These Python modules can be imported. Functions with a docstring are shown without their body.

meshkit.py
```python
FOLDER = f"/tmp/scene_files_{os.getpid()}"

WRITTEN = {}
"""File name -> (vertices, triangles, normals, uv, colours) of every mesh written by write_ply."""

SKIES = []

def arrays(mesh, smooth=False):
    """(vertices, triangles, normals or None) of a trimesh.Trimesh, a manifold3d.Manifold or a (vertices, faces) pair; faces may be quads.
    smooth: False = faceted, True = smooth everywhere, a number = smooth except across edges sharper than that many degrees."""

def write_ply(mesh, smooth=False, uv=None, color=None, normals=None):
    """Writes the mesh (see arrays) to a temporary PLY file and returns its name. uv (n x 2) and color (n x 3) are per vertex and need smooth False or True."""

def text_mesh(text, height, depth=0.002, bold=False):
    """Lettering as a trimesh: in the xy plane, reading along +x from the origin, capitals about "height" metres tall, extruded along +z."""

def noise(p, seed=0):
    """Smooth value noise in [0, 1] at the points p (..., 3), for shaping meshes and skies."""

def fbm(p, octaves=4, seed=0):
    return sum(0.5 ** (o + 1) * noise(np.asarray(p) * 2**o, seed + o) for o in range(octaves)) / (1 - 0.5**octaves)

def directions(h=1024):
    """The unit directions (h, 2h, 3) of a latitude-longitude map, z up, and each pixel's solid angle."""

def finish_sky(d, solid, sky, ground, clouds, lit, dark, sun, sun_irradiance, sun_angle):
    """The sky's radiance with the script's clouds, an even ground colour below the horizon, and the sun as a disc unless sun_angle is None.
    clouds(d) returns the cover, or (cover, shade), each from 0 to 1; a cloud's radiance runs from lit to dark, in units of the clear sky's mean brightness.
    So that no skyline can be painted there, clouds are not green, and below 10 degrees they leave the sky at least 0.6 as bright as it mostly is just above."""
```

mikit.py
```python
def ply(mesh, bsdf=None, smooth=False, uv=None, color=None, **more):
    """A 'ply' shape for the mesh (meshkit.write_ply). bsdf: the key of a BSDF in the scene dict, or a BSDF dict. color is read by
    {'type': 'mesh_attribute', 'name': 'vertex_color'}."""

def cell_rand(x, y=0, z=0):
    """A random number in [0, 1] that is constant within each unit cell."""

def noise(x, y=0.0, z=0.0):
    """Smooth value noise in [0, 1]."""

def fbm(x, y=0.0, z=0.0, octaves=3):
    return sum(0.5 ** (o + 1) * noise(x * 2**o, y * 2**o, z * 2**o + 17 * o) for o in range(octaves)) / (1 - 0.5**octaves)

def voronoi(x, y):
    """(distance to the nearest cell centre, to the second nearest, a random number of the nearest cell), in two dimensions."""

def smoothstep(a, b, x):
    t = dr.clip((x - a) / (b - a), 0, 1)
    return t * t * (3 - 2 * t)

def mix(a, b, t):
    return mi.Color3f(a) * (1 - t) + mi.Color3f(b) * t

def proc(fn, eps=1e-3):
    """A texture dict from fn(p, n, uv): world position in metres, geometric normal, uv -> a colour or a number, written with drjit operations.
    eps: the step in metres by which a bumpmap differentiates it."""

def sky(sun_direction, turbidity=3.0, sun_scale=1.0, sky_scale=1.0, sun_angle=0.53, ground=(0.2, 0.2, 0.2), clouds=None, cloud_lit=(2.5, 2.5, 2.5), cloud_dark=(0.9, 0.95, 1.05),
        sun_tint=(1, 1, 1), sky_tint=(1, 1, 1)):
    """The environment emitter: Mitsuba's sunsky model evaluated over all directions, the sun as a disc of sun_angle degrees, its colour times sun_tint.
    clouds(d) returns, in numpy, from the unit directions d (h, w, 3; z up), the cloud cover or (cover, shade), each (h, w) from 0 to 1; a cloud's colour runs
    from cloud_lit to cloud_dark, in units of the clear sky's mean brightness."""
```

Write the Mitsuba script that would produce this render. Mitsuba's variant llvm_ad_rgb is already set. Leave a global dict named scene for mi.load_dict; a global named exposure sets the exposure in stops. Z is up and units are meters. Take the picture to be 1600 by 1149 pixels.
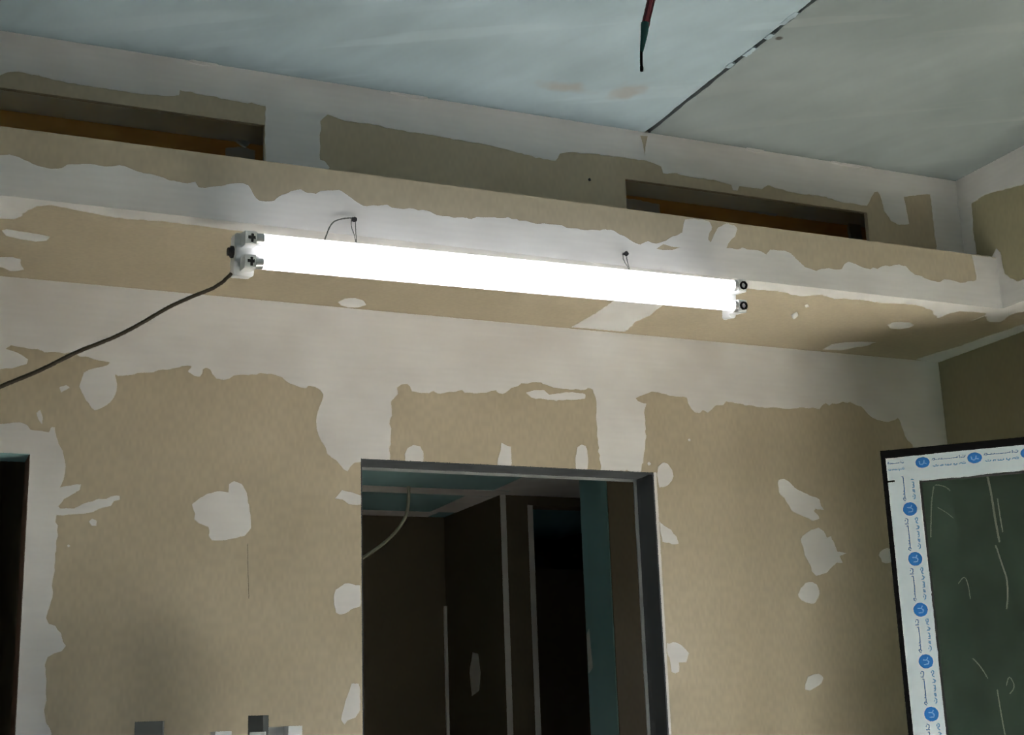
import math, random
import numpy as np, trimesh, shapely
from shapely.geometry import Polygon, box, LineString, Point, MultiPolygon
from shapely.ops import unary_union
import drjit as dr, mitsuba as mi, mikit, meshkit
from mikit import proc, noise, fbm, smoothstep, mix

T = mi.ScalarTransform4f
scene, labels = {}, {}
random.seed(7)

# ------------------------------------------------------------------ camera, sky, exposure
EYE = np.array([0.0, 0.0, 1.45])
FWD = np.array([0.4000331, 0.8819243, 0.2493653])
UP = np.array([-0.0715345, -0.2412087, 0.9678332])
scene['camera'] = {'type': 'perspective', 'fov_axis': 'x', 'fov': 39.838, 'near_clip': 0.05, 'far_clip': 200.0,
                   'to_world': T().look_at(origin=EYE.tolist(), target=(EYE + FWD).tolist(), up=UP.tolist())}
SKY_SCALE = 1.0
SUN_SCALE = 4.9
TUBE = (0.345, 0.340, 0.343)
exposure = 3.9


scene['sky'] = mikit.sky((0.6330, 0.1116, 0.7660), turbidity=3.0, sky_scale=SKY_SCALE, sun_scale=SUN_SCALE, sun_angle=1.2, sun_tint=(0.87, 1.0, 1.17), ground=(0.03, 0.03, 0.03))

# ------------------------------------------------------------------ key measures (metres)
D = 3.400        # face of the back wall
WT = 0.0953      # its thickness
DU = 2.983       # face of the upper board (bulkhead) behind the trough
DF = 2.8616      # face of the trough's front board
H = 2.962        # ceiling
ZT, ZB = 2.6874, 2.538   # trough front board, top and bottom edges
XB, XR = 2.7949, 3.025   # face of the right bulkhead, face of the right wall
XL, YB = -1.70, -2.30    # the room's far sides behind the camera
DZ, D1L, D1R = 2.1384, 1.1087, 1.9652      # middle doorway
D2Z, D2L, D2R = 2.1121, -0.56, 0.3048      # left doorway

# outlines of the filler and of the bare board, in metres on their own surface
OUT = {
    'A0_lower': [(0.145,2.292),(0.228,2.31),(0.256,2.314),(0.27,2.321),(0.287,2.327),(0.289,2.338),(0.276,2.347),(0.266,2.352),(0.254,2.356),(0.237,2.36),(0.25,2.37),(0.282,2.366),(0.319,2.362),(0.377,2.361),(0.429,2.354),(0.477,2.345),(0.472,2.338),(0.445,2.329),(0.43,2.324),(0.417,2.315),(0.413,2.3),(0.408,2.281),(0.415,2.266),(0.424,2.249),(0.438,2.23),(0.446,2.225),(0.456,2.228),(0.472,2.238),(0.489,2.258),(0.495,2.274),(0.496,2.293),(0.491,2.309),(0.49,2.317),(0.497,2.313),(0.513,2.315),(0.543,2.324),(0.581,2.328),(0.592,2.334),(0.627,2.341),(0.651,2.349),(0.674,2.35),(0.664,2.336),(0.681,2.326),(0.694,2.325),(0.7,2.334),(0.701,2.345),(0.709,2.349),(0.719,2.346),(0.725,2.334),(0.735,2.323),(0.754,2.321),(0.767,2.325),(0.778,2.334),(0.794,2.337),(0.835,2.34),(0.846,2.346),(0.864,2.344),(0.884,2.343),(0.902,2.338),(0.911,2.33),(0.921,2.324),(0.934,2.32),(0.951,2.315),(0.964,2.314),(0.972,2.321),(0.988,2.319),(1.001,2.313),(1.01,2.3),(1.006,2.283),(0.999,2.266),(0.993,2.247),(0.991,2.227),(0.993,2.207),(0.998,2.191),(1.005,2.178),(1.016,2.162),(1.02,2.147),(1.031,2.138),(1.045,2.13),(1.057,2.116),(1.065,2.107),(1.073,2.104),(1.08,2.115),(1.091,2.126),(1.103,2.129),(1.12,2.128),(1.187,2.129),(1.187,2.14),(1.186,2.17),(1.19,2.196),(1.192,2.222),(1.188,2.243),(1.194,2.256),(1.194,2.273),(1.193,2.295),(1.202,2.304),(1.212,2.315),(1.209,2.332),(1.223,2.342),(1.238,2.344),(1.246,2.338),(1.25,2.325),(1.271,2.322),(1.298,2.323),(1.311,2.33),(1.322,2.324),(1.353,2.33),(1.371,2.331),(1.393,2.338),(1.401,2.331),(1.427,2.331),(1.464,2.335),(1.492,2.344),(1.498,2.337),(1.521,2.339),(1.53,2.347),(1.556,2.359),(1.569,2.369),(1.598,2.373),(1.627,2.375),(1.647,2.369),(1.666,2.363),(1.695,2.361),(1.735,2.364),(1.765,2.364),(1.773,2.37),(1.787,2.366),(1.794,2.346),(1.797,2.328),(1.793,2.291),(1.794,2.246),(1.798,2.201),(1.798,2.138),(1.925,2.138),(1.928,2.149),(1.938,2.19),(1.945,2.227),(1.949,2.264),(1.949,2.291),(1.949,2.319),(1.956,2.336),(1.942,2.337),(1.928,2.342),(1.922,2.349),(1.937,2.357),(1.962,2.366),(1.975,2.373),(1.996,2.372),(2.021,2.368),(2.052,2.363),(2.09,2.363),(2.093,2.347),(2.103,2.33),(2.115,2.32),(2.13,2.319),(2.141,2.329),(2.158,2.322),(2.172,2.333),(2.185,2.345),(2.212,2.348),(2.222,2.36),(2.267,2.356),(2.322,2.351),(2.378,2.351),(2.446,2.351),(2.493,2.358),(2.527,2.36),(2.55,2.356),(2.561,2.368),(2.576,2.377),(2.589,2.37),(2.599,2.377),(2.628,2.38),(2.638,2.385),(2.659,2.382),(2.682,2.38),(2.706,2.375),(2.723,2.36),(2.743,2.343),(2.766,2.335),(2.797,2.331),(2.827,2.338),(2.843,2.347),(2.851,2.334),(2.856,2.314),(2.863,2.29),(2.871,2.278),(2.887,2.265),(2.9,2.236),(2.907,2.136),(2.908,1.959),(2.898,1.673),(2.89,1.305)],
    'PA0': [(1.582,2.343),(1.597,2.349),(1.636,2.354),(1.651,2.342),(1.675,2.347),(1.724,2.354),(1.754,2.353),(1.764,2.35),(1.761,2.338),(1.733,2.333),(1.694,2.329),(1.635,2.329),(1.597,2.331)],
    'PA1': [(1.229,2.132),(1.228,2.156),(1.237,2.173),(1.253,2.181),(1.27,2.178),(1.279,2.165),(1.28,2.148),(1.277,2.133)],
    'PA2': [(1.489,2.135),(1.496,2.168),(1.503,2.2),(1.519,2.192),(1.53,2.191),(1.531,2.167),(1.528,2.135)],
    'PA3': [(1.722,2.137),(1.723,2.17),(1.73,2.198),(1.743,2.207),(1.756,2.204),(1.761,2.181),(1.762,2.163),(1.757,2.136)],
    'PA4': [(1.976,2.133),(1.981,2.155),(1.999,2.169),(2.013,2.166),(2.026,2.148),(2.029,2.13),(2.017,2.111),(1.998,2.099),(1.981,2.097)],
    'PA5': [(1.975,2),(1.99,1.989),(2.01,1.979),(2.025,1.962),(2.032,1.94),(2.011,1.938),(1.981,1.945),(1.975,1.975)],
    'PA6': [(1.976,1.669),(1.996,1.671),(2.022,1.662),(2.043,1.641),(2.033,1.617),(2.021,1.616),(2.009,1.616),(2.009,1.592),(1.996,1.587),(1.985,1.592),(1.983,1.618),(1.975,1.647)],
    'PA7': [(1.04,2.033),(1.058,2.055),(1.082,2.051),(1.109,2.042),(1.109,2.02),(1.076,2.02),(1.06,2.031)],
    'PA8': [(1.036,1.784),(1.042,1.805),(1.067,1.821),(1.105,1.816),(1.105,1.764),(1.08,1.756),(1.062,1.745),(1.042,1.748),(1.037,1.768)],
    'PA9': [(1.054,1.491),(1.066,1.537),(1.082,1.577),(1.099,1.576),(1.104,1.559),(1.103,1.513),(1.09,1.495),(1.069,1.488),(1.063,1.479)],
    'PA10': [(0.682,2.007),(0.7,2.022),(0.728,2.035),(0.751,2.041),(0.77,2.038),(0.771,2.059),(0.782,2.067),(0.803,2.06),(0.816,2.037),(0.818,2.016),(0.825,1.985),(0.827,1.952),(0.811,1.933),(0.761,1.921),(0.732,1.92),(0.724,1.931),(0.723,1.952),(0.699,1.961),(0.688,1.97),(0.69,1.984)],
    'PA11': [(2.379,2.125),(2.384,2.135),(2.403,2.138),(2.42,2.129),(2.438,2.112),(2.466,2.1),(2.495,2.09),(2.521,2.081),(2.524,2.064),(2.534,2.051),(2.513,2.051),(2.505,2.054),(2.497,2.046),(2.512,2.033),(2.515,2.024),(2.496,2.018),(2.466,2.028),(2.444,2.035),(2.422,2.044),(2.411,2.062),(2.397,2.083),(2.381,2.097)],
    'PA12': [(2.443,1.962),(2.451,1.972),(2.484,1.991),(2.508,1.998),(2.525,1.989),(2.536,1.968),(2.551,1.974),(2.56,1.956),(2.569,1.929),(2.602,1.924),(2.576,1.916),(2.585,1.896),(2.563,1.896),(2.545,1.884),(2.523,1.865),(2.486,1.857),(2.472,1.87),(2.465,1.894),(2.452,1.916),(2.45,1.94)],
    'PA13': [(2.418,1.803),(2.429,1.82),(2.446,1.835),(2.469,1.839),(2.486,1.832),(2.493,1.813),(2.486,1.793),(2.473,1.778),(2.453,1.778),(2.428,1.787),(2.42,1.796)],
    'PA14': [(2.417,1.551),(2.428,1.572),(2.446,1.577),(2.464,1.58),(2.48,1.567),(2.472,1.553),(2.449,1.541),(2.43,1.533),(2.415,1.537)],
    'PA15': [(2.718,1.921),(2.732,1.936),(2.752,1.943),(2.772,1.937),(2.774,1.914),(2.756,1.899),(2.728,1.9)],
    'PA16': [(0.314,2.21),(0.322,2.218),(0.329,2.2),(0.328,2.183),(0.319,2.195)],
    'PA17': [(0.443,1.958),(0.45,1.965),(0.461,1.96),(0.46,1.948),(0.45,1.948)],
    'PA18': [(0.363,2.276),(0.379,2.282),(0.387,2.276),(0.374,2.268),(0.367,2.263)],
    'A1': [(0.153,2.167),(0.235,2.179),(0.263,2.184),(0.28,2.186),(0.294,2.181),(0.303,2.169),(0.313,2.168),(0.328,2.168),(0.344,2.165),(0.349,2.179),(0.357,2.178),(0.36,2.16),(0.368,2.137),(0.377,2.123),(0.383,2.1),(0.385,2.073),(0.382,2.054),(0.375,2.036),(0.398,2.041),(0.422,2.045),(0.41,2.025),(0.385,2.009),(0.372,1.991),(0.379,1.986),(0.408,1.987),(0.429,1.999),(0.472,2.012),(0.511,2.021),(0.512,2.012),(0.48,1.993),(0.451,1.98),(0.408,1.974),(0.37,1.971),(0.373,1.934),(0.373,1.888),(0.37,1.831),(0.367,1.773),(0.358,1.735),(0.364,1.722),(0.378,1.718),(0.392,1.701),(0.404,1.672),(0.395,1.66),(0.38,1.656),(0.365,1.647),(0.36,1.63),(0.363,1.608),(0.365,1.58),(0.363,1.531),(0.369,1.503),(0.381,1.482),(0.386,1.461),(0.396,1.27)],
    'B_top': [(0.094,2.626),(0.168,2.623),(0.186,2.627),(0.205,2.624),(0.224,2.617),(0.243,2.61),(0.269,2.607),(0.29,2.612),(0.309,2.623),(0.332,2.627),(0.358,2.628),(0.377,2.627),(0.403,2.634),(0.43,2.629),(0.456,2.623),(0.483,2.621),(0.511,2.613),(0.538,2.612),(0.565,2.618),(0.572,2.606),(0.586,2.606),(0.613,2.614),(0.644,2.624),(0.669,2.628),(0.68,2.625),(0.686,2.617),(0.695,2.6),(0.705,2.592),(0.719,2.592),(0.738,2.596),(0.755,2.612),(0.777,2.624),(0.798,2.631),(0.813,2.624),(0.842,2.632),(0.872,2.638),(0.887,2.641),(0.899,2.635),(0.917,2.624),(0.929,2.616),(0.944,2.61),(0.977,2.614),(1,2.62),(1.011,2.614),(1.054,2.618),(1.086,2.618),(1.117,2.61),(1.149,2.61),(1.197,2.611),(1.245,2.619),(1.311,2.622),(1.361,2.62),(1.429,2.622),(1.471,2.618),(1.515,2.619),(1.576,2.627),(1.611,2.615),(1.637,2.601),(1.655,2.597),(1.664,2.603),(1.677,2.609),(1.7,2.605),(1.719,2.612),(1.738,2.623),(1.762,2.634),(1.778,2.644),(1.783,2.667),(1.788,2.679),(1.807,2.683),(1.859,2.683),(1.866,2.67),(1.857,2.652),(1.852,2.634),(1.859,2.626),(1.865,2.637),(1.876,2.656),(1.893,2.673),(1.903,2.68),(1.935,2.681),(1.942,2.672),(1.933,2.65),(1.916,2.635),(1.905,2.616),(1.934,2.616),(1.953,2.623),(1.982,2.62),(2.011,2.618),(2.024,2.612),(2.037,2.626),(2.061,2.627),(2.081,2.629),(2.1,2.624),(2.115,2.611),(2.131,2.599),(2.142,2.59),(2.156,2.588),(2.176,2.583),(2.207,2.593),(2.227,2.594),(2.258,2.597),(2.271,2.614),(2.284,2.621),(2.306,2.616),(2.332,2.608),(2.353,2.607),(2.396,2.62),(2.429,2.626),(2.451,2.631),(2.472,2.628),(2.485,2.615),(2.501,2.606),(2.523,2.604),(2.544,2.598),(2.576,2.593),(2.61,2.604),(2.632,2.603),(2.654,2.599),(2.682,2.606),(2.712,2.613),(2.713,2.637),(2.711,2.665),(2.707,2.684),(2.794,2.685)],
    'B_hole': [(1.701,2.592),(1.72,2.606),(1.745,2.602),(1.769,2.603),(1.745,2.593),(1.717,2.59)],
    'C_in': [(0.108,3.006),(0.184,3),(0.211,2.994),(0.222,2.975),(0.225,2.953),(0.24,2.921),(0.247,2.903),(0.268,2.888),(0.294,2.891),(0.341,2.902),(0.388,2.914),(0.442,2.916),(0.501,2.908),(0.584,2.909),(0.612,2.912),(1.176,2.937),(1.697,2.946),(1.967,2.925),(1.994,2.922),(2.064,2.922),(2.08,2.917),(2.122,2.921),(2.152,2.934),(2.183,2.936),(2.202,2.918),(2.223,2.906),(2.254,2.92),(2.281,2.929),(2.315,2.918),(2.364,2.914),(2.422,2.92),(2.468,2.911),(2.528,2.905),(2.57,2.916),(2.604,2.931),(2.648,2.969),(2.678,2.992),(2.679,2.965),(2.679,2.939),(2.692,2.916),(2.732,2.909),(2.777,2.908),(2.831,2.964),(2.857,2.976),(2.882,2.968),(2.878,2.942),(2.862,2.908),(2.862,2.875),(2.875,2.864),(2.903,2.773)],
    'PC0': [(0.194,3.075),(0.202,3.064),(0.235,3.07),(0.269,3.075),(0.294,3.084),(0.289,3.112),(0.267,3.124),(0.233,3.118),(0.205,3.106)],
    'PC1': [(0.178,3.273),(0.204,3.259),(0.231,3.25),(0.249,3.259),(0.255,3.305),(0.263,3.332),(0.247,3.347),(0.233,3.352),(0.217,3.332),(0.182,3.324)],
    'PC2': [(1.036,3.357),(1.043,3.325),(1.068,3.311),(1.095,3.326),(1.112,3.356),(1.1,3.384),(1.076,3.391),(1.052,3.381)],
    'PC3': [(2.584,3.095),(2.583,3.069),(2.606,3.055),(2.632,3.053),(2.66,3.071),(2.664,3.098),(2.645,3.118),(2.617,3.12)],
    'PC4': [(2.564,3.376),(2.557,3.318),(2.581,3.288),(2.624,3.268),(2.672,3.26),(2.671,3.298),(2.646,3.328),(2.627,3.365)],
    'PC5': [(1.722,3.384),(1.726,3.24),(1.713,3.024),(1.847,3.027),(1.878,3.218),(1.869,3.285),(1.891,3.379)],
    'PC6': [(2.93,3.388),(2.939,3.309),(2.956,3.219),(2.955,3.107),(2.966,3.039),(2.967,2.962),(2.97,2.841),(3.019,2.891),(3.023,3.021),(3.046,3.424)],
    'PC7': [(2.236,3.004),(2.237,2.991),(2.255,3.01),(2.253,3.023)],
    'PC8': [(2.254,3.093),(2.251,3.062),(2.277,3.092),(2.287,3.128)],
    'T1': [(0.087,2.862),(0.165,2.857),(0.18,2.867),(0.201,2.872),(0.23,2.869),(0.264,2.867),(0.297,2.864),(0.352,2.862),(0.407,2.862),(0.463,2.861),(0.522,2.866),(0.548,2.872),(0.549,2.885),(0.577,2.885),(0.621,2.882),(0.672,2.878),(0.725,2.878),(0.747,2.877),(0.748,2.703),(0.095,2.724)],
    'T2': [(0.897,2.879),(0.925,2.872),(0.949,2.869),(0.973,2.869),(0.997,2.871),(1.053,2.867),(1.119,2.866),(1.169,2.865),(1.185,2.864),(1.236,2.863),(1.304,2.861),(1.356,2.857),(1.408,2.849),(1.461,2.844),(1.494,2.845),(1.507,2.866),(1.535,2.874),(1.608,2.879),(1.683,2.881),(1.755,2.882),(1.778,2.878),(1.802,2.872),(1.807,2.853),(1.834,2.857),(1.892,2.854),(1.952,2.854),(2.017,2.848),(2.02,2.834),(2.034,2.834),(2.041,2.848),(2.072,2.848),(2.113,2.848),(2.135,2.864),(2.165,2.857),(2.238,2.851),(2.302,2.854),(2.366,2.845),(2.431,2.844),(2.462,2.844),(2.477,2.865),(2.494,2.89),(2.507,2.892),(2.516,2.87),(2.521,2.836),(2.542,2.809),(2.57,2.799),(2.605,2.807),(2.601,2.846),(2.597,2.888),(2.628,2.896),(2.694,2.908),(2.694,2.857),(2.694,2.808),(2.694,2.741),(2.693,2.664),(2.32,2.625),(1.543,2.664),(0.889,2.698),(0.901,2.745),(0.889,2.759),(0.878,2.761),(0.878,2.858)],
    'V1a': [(0.746,2.937),(0.778,2.945),(0.822,2.94),(0.82,2.904),(0.747,2.894)],
    'V1b': [(0.739,2.987),(0.753,2.986),(0.766,2.989),(0.786,2.982),(0.802,2.966),(0.808,2.958),(0.797,2.944),(0.78,2.954),(0.76,2.969)],
    'V2a': [(1.92,2.948),(1.969,2.948),(2.033,2.942),(2.031,2.902),(1.917,2.896)],
    'V2b': [(2.232,2.984),(2.301,2.984),(2.37,2.987),(2.432,2.98),(2.45,2.974),(2.446,2.957),(2.367,2.96),(2.299,2.964),(2.233,2.964)],
    'V2d': [(2.5,2.978),(2.546,2.982),(2.606,2.987),(2.603,2.978),(2.533,2.972)],
    'V2c': [(2.723,3.003),(2.76,3.001),(2.761,2.903),(2.716,2.902),(2.714,2.951)],
    'crack': [(1.744,2.951),(1.767,2.952),(1.76,2.928),(1.754,2.891),(1.752,2.923)],
    'E': [(2.93,2.874),(2.884,2.879),(2.846,2.876),(2.797,2.867),(2.725,2.855),(2.588,2.835),(2.632,2.582),(2.769,2.596),(2.794,2.596),(2.82,2.614),(2.837,2.632),(2.841,2.663),(2.843,2.696),(2.856,2.713),(2.877,2.694),(2.934,2.72),(2.937,2.785)],
}


# ------------------------------------------------------------------ materials
def diffuse(name, fn):
    scene[name] = {'type': 'twosided', 'bsdf': {'type': 'diffuse', 'reflectance': proc(fn)}}


def plain(name, rgb, rough=0.5, metallic=0.0, spec=0.4):
    scene[name] = {'type': 'twosided', 'bsdf': {'type': 'principled', 'base_color': {'type': 'rgb', 'value': list(rgb)},
                                                'roughness': rough, 'metallic': metallic, 'specular': spec}}


def tan_fn(p, n, uv):
    m = fbm(p.x * 2.3, p.y * 2.3 + 5, p.z * 2.3, 3)
    f = noise(p.x * 160, p.y * 160, p.z * 60)
    c = mix((0.475, 0.412, 0.305), (0.550, 0.478, 0.362), smoothstep(0.25, 0.75, m))
    return c * (0.95 + 0.09 * f)


def plaster_fn(p, n, uv):
    m = fbm(p.x * 6, p.y * 6, p.z * 6 + 3, 3)
    s = noise(p.x * 14, p.y * 14, p.z * 130)
    c = mix((0.715, 0.695, 0.680), (0.800, 0.790, 0.780), smoothstep(0.25, 0.75, m))
    return c * (0.965 + 0.05 * s)


def ceiling_fn(p, n, uv):
    m = fbm(p.x * 3.1, p.y * 3.1, p.z, 4)
    s = fbm(p.x * 22 + p.y * 9, p.y * 5, 1.0, 3)
    c = mix((0.315, 0.400, 0.440), (0.405, 0.505, 0.560), smoothstep(0.25, 0.8, m)) * (0.93 + 0.12 * s)
    c = mix(c, (0.47, 0.56, 0.61), 0.3 * smoothstep(0.60, 0.75, fbm(p.x * 9 + p.y * 14, p.y * 3, 4.0, 3)))
    d1 = dr.sqrt(dr.square((p.x - 1.45) / 0.10) + dr.square((p.y - 2.81) / 0.035)) + 0.8 * fbm(p.x * 30, p.y * 30, 0.0, 2)
    d2 = dr.sqrt(dr.square((p.x - 1.60) / 0.05) + dr.square((p.y - 2.78) / 0.07)) + 0.8 * fbm(p.x * 30, p.y * 30, 2.0, 2)
    st = dr.maximum(1 - smoothstep(0.5, 1.4, d1), 1 - smoothstep(0.5, 1.4, d2))
    c = mix(c, (0.36, 0.32, 0.28), 0.55 * st)
    sp = dr.sqrt(dr.square(p.x - 1.794) + dr.square(p.y - 2.417))
    return mix((0.12, 0.13, 0.13), c, smoothstep(0.005, 0.011, sp))


def green_fn(p, n, uv):
    m = fbm(p.x * 3, p.y * 3, p.z * 3, 3)
    return mix((0.27, 0.44, 0.46), (0.32, 0.50, 0.52), m)


def concrete_fn(p, n, uv):
    m = fbm(p.x * 2.2, p.y * 2.2, p.z * 2.2, 4)
    return mix((0.42, 0.425, 0.42), (0.56, 0.565, 0.56), m)


def dust_steel_fn(p, n, uv):
    m = fbm(p.x * 9, p.y * 9, p.z * 5, 3)
    return mix((0.045, 0.052, 0.058), (0.085, 0.093, 0.100), m)


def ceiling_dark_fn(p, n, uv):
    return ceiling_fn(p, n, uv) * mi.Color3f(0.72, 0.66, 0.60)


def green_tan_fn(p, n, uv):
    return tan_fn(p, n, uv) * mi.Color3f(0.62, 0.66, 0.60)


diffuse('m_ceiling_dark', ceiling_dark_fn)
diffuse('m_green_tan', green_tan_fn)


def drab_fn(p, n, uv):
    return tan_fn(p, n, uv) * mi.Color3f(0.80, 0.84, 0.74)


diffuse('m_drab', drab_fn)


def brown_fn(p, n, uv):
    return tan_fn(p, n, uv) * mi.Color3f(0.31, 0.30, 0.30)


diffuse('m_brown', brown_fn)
diffuse('m_tan', tan_fn)
diffuse('m_plaster', plaster_fn)
diffuse('m_ceiling', ceiling_fn)
diffuse('m_green', green_fn)
diffuse('m_concrete', concrete_fn)
scene['m_frame_steel'] = {'type': 'twosided', 'bsdf': {'type': 'principled', 'base_color': proc(dust_steel_fn), 'roughness': 0.55, 'metallic': 0.0, 'specular': 0.4}}
plain('m_galvanised', (0.48, 0.50, 0.51), 0.42, 0.55)
plain('m_stud', (0.115, 0.125, 0.125), 0.5, 0.2)
plain('m_pencil', (0.24, 0.21, 0.17), 0.8, 0.0, 0.1)
plain('m_cardboard', (0.72, 0.47, 0.19), 0.85, 0.0, 0.1)
plain('m_slab', (0.84, 0.83, 0.76), 0.9, 0.0, 0.1)
plain('m_dark_tile', (0.05, 0.05, 0.052), 0.6)
plain('m_dark', (0.02, 0.02, 0.022), 0.6)
plain('m_black', (0.006, 0.006, 0.007), 0.8, 0.0, 0.08)
plain('m_pvc', (0.78, 0.79, 0.79), 0.35)
plain('m_tape', (0.62, 0.71, 0.76), 0.38)
plain('m_enamel', (0.78, 0.79, 0.79), 0.35)
plain('m_blue', (0.03, 0.17, 0.52), 0.4)
plain('m_blue_light', (0.25, 0.45, 0.75), 0.4)
plain('m_ink', (0.05, 0.13, 0.30), 0.5)
plain('m_ink_blue', (0.10, 0.27, 0.48), 0.5)
plain('m_red', (0.27, 0.045, 0.06), 0.4)
plain('m_red_dark', (0.10, 0.018, 0.026), 0.4)
plain('m_teal_tape', (0.012, 0.075, 0.072), 0.45)
plain('m_cord', (0.05, 0.042, 0.03), 0.7, 0.0, 0.15)
plain('m_cord_pale', (0.35, 0.34, 0.27), 0.6)
plain('m_wire', (0.16, 0.16, 0.15), 0.45, 0.6)
plain('m_cap', (0.55, 0.56, 0.57), 0.3, 0.8)
plain('m_smear', (0.15, 0.16, 0.13), 0.8, 0.0, 0.1)
plain('m_brown_pipe', (0.16, 0.10, 0.07), 0.6)


def dust_fn(p, n, uv):
    return 0.07 + 0.12 * fbm(p.x * 9, p.y * 9, p.z * 6, 3)


scene['m_glass'] = {'type': 'blendbsdf', 'weight': proc(dust_fn),
                    'bsdf_0': {'type': 'thindielectric', 'int_ior': 1.5, 'specular_transmittance': {'type': 'rgb', 'value': [0.10, 0.165, 0.13]}},
                    'bsdf_1': {'type': 'twosided', 'bsdf': {'type': 'diffuse', 'reflectance': {'type': 'rgb', 'value': [0.20, 0.30, 0.24]}}}}


# ------------------------------------------------------------------ helpers
def numbered(key):
    if key not in scene and key not in labels and not any(k.startswith(key + '__') for k in scene):
        return key
    i = 1
    while True:
        k = f'{key}_{i:03d}'
        if k not in scene and k not in labels and not any(s.startswith(k + '__') for s in scene):
            return k
        i += 1


def obj(name, mesh, mat, parent=None, smooth=False, **more):
    key = numbered((parent + '__' if parent else '') + name)
    scene[key] = mikit.ply(mesh, mat, smooth=smooth, **more)
    return key


def thing(name, label, cat, group=None):
    key = numbered(name)
    labels[key] = {'label': label, 'category': cat}
    if group:
        labels[key]['group'] = group
    return key


def struct(key, label=None):
    labels[key] = {'kind': 'structure'}
    if label:
        labels[key]['label'] = label
    return key


def place(mesh, M):
    m = mesh.copy()
    m.apply_transform(M)
    if np.linalg.det(M[:3, :3]) < 0:
        m.invert()
    return m


def mat4(ax, ay, az, o):
    M = np.eye(4)
    M[:3, 0], M[:3, 1], M[:3, 2], M[:3, 3] = ax, ay, az, o
    return M


def extrude(poly, depth, M):
    polys = [g for g in getattr(poly, 'geoms', [poly]) if g.area > 1e-7]
    return place(trimesh.util.concatenate([trimesh.creation.extrude_polygon(g, depth, engine='earcut') for g in polys]), M)


def on_y(poly, y, depth):       # outline in (x, z), standing on the plane y and coming towards the room (-y)
    return extrude(poly, depth, mat4([1, 0, 0], [0, 0, 1], [0, -1, 0], [0, y, 0]))


def on_z(poly, z, depth):       # outline in (x, y), hanging below the plane z
    return extrude(poly, depth, mat4([1, 0, 0], [0, 1, 0], [0, 0, -1], [0, 0, z]))


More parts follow.
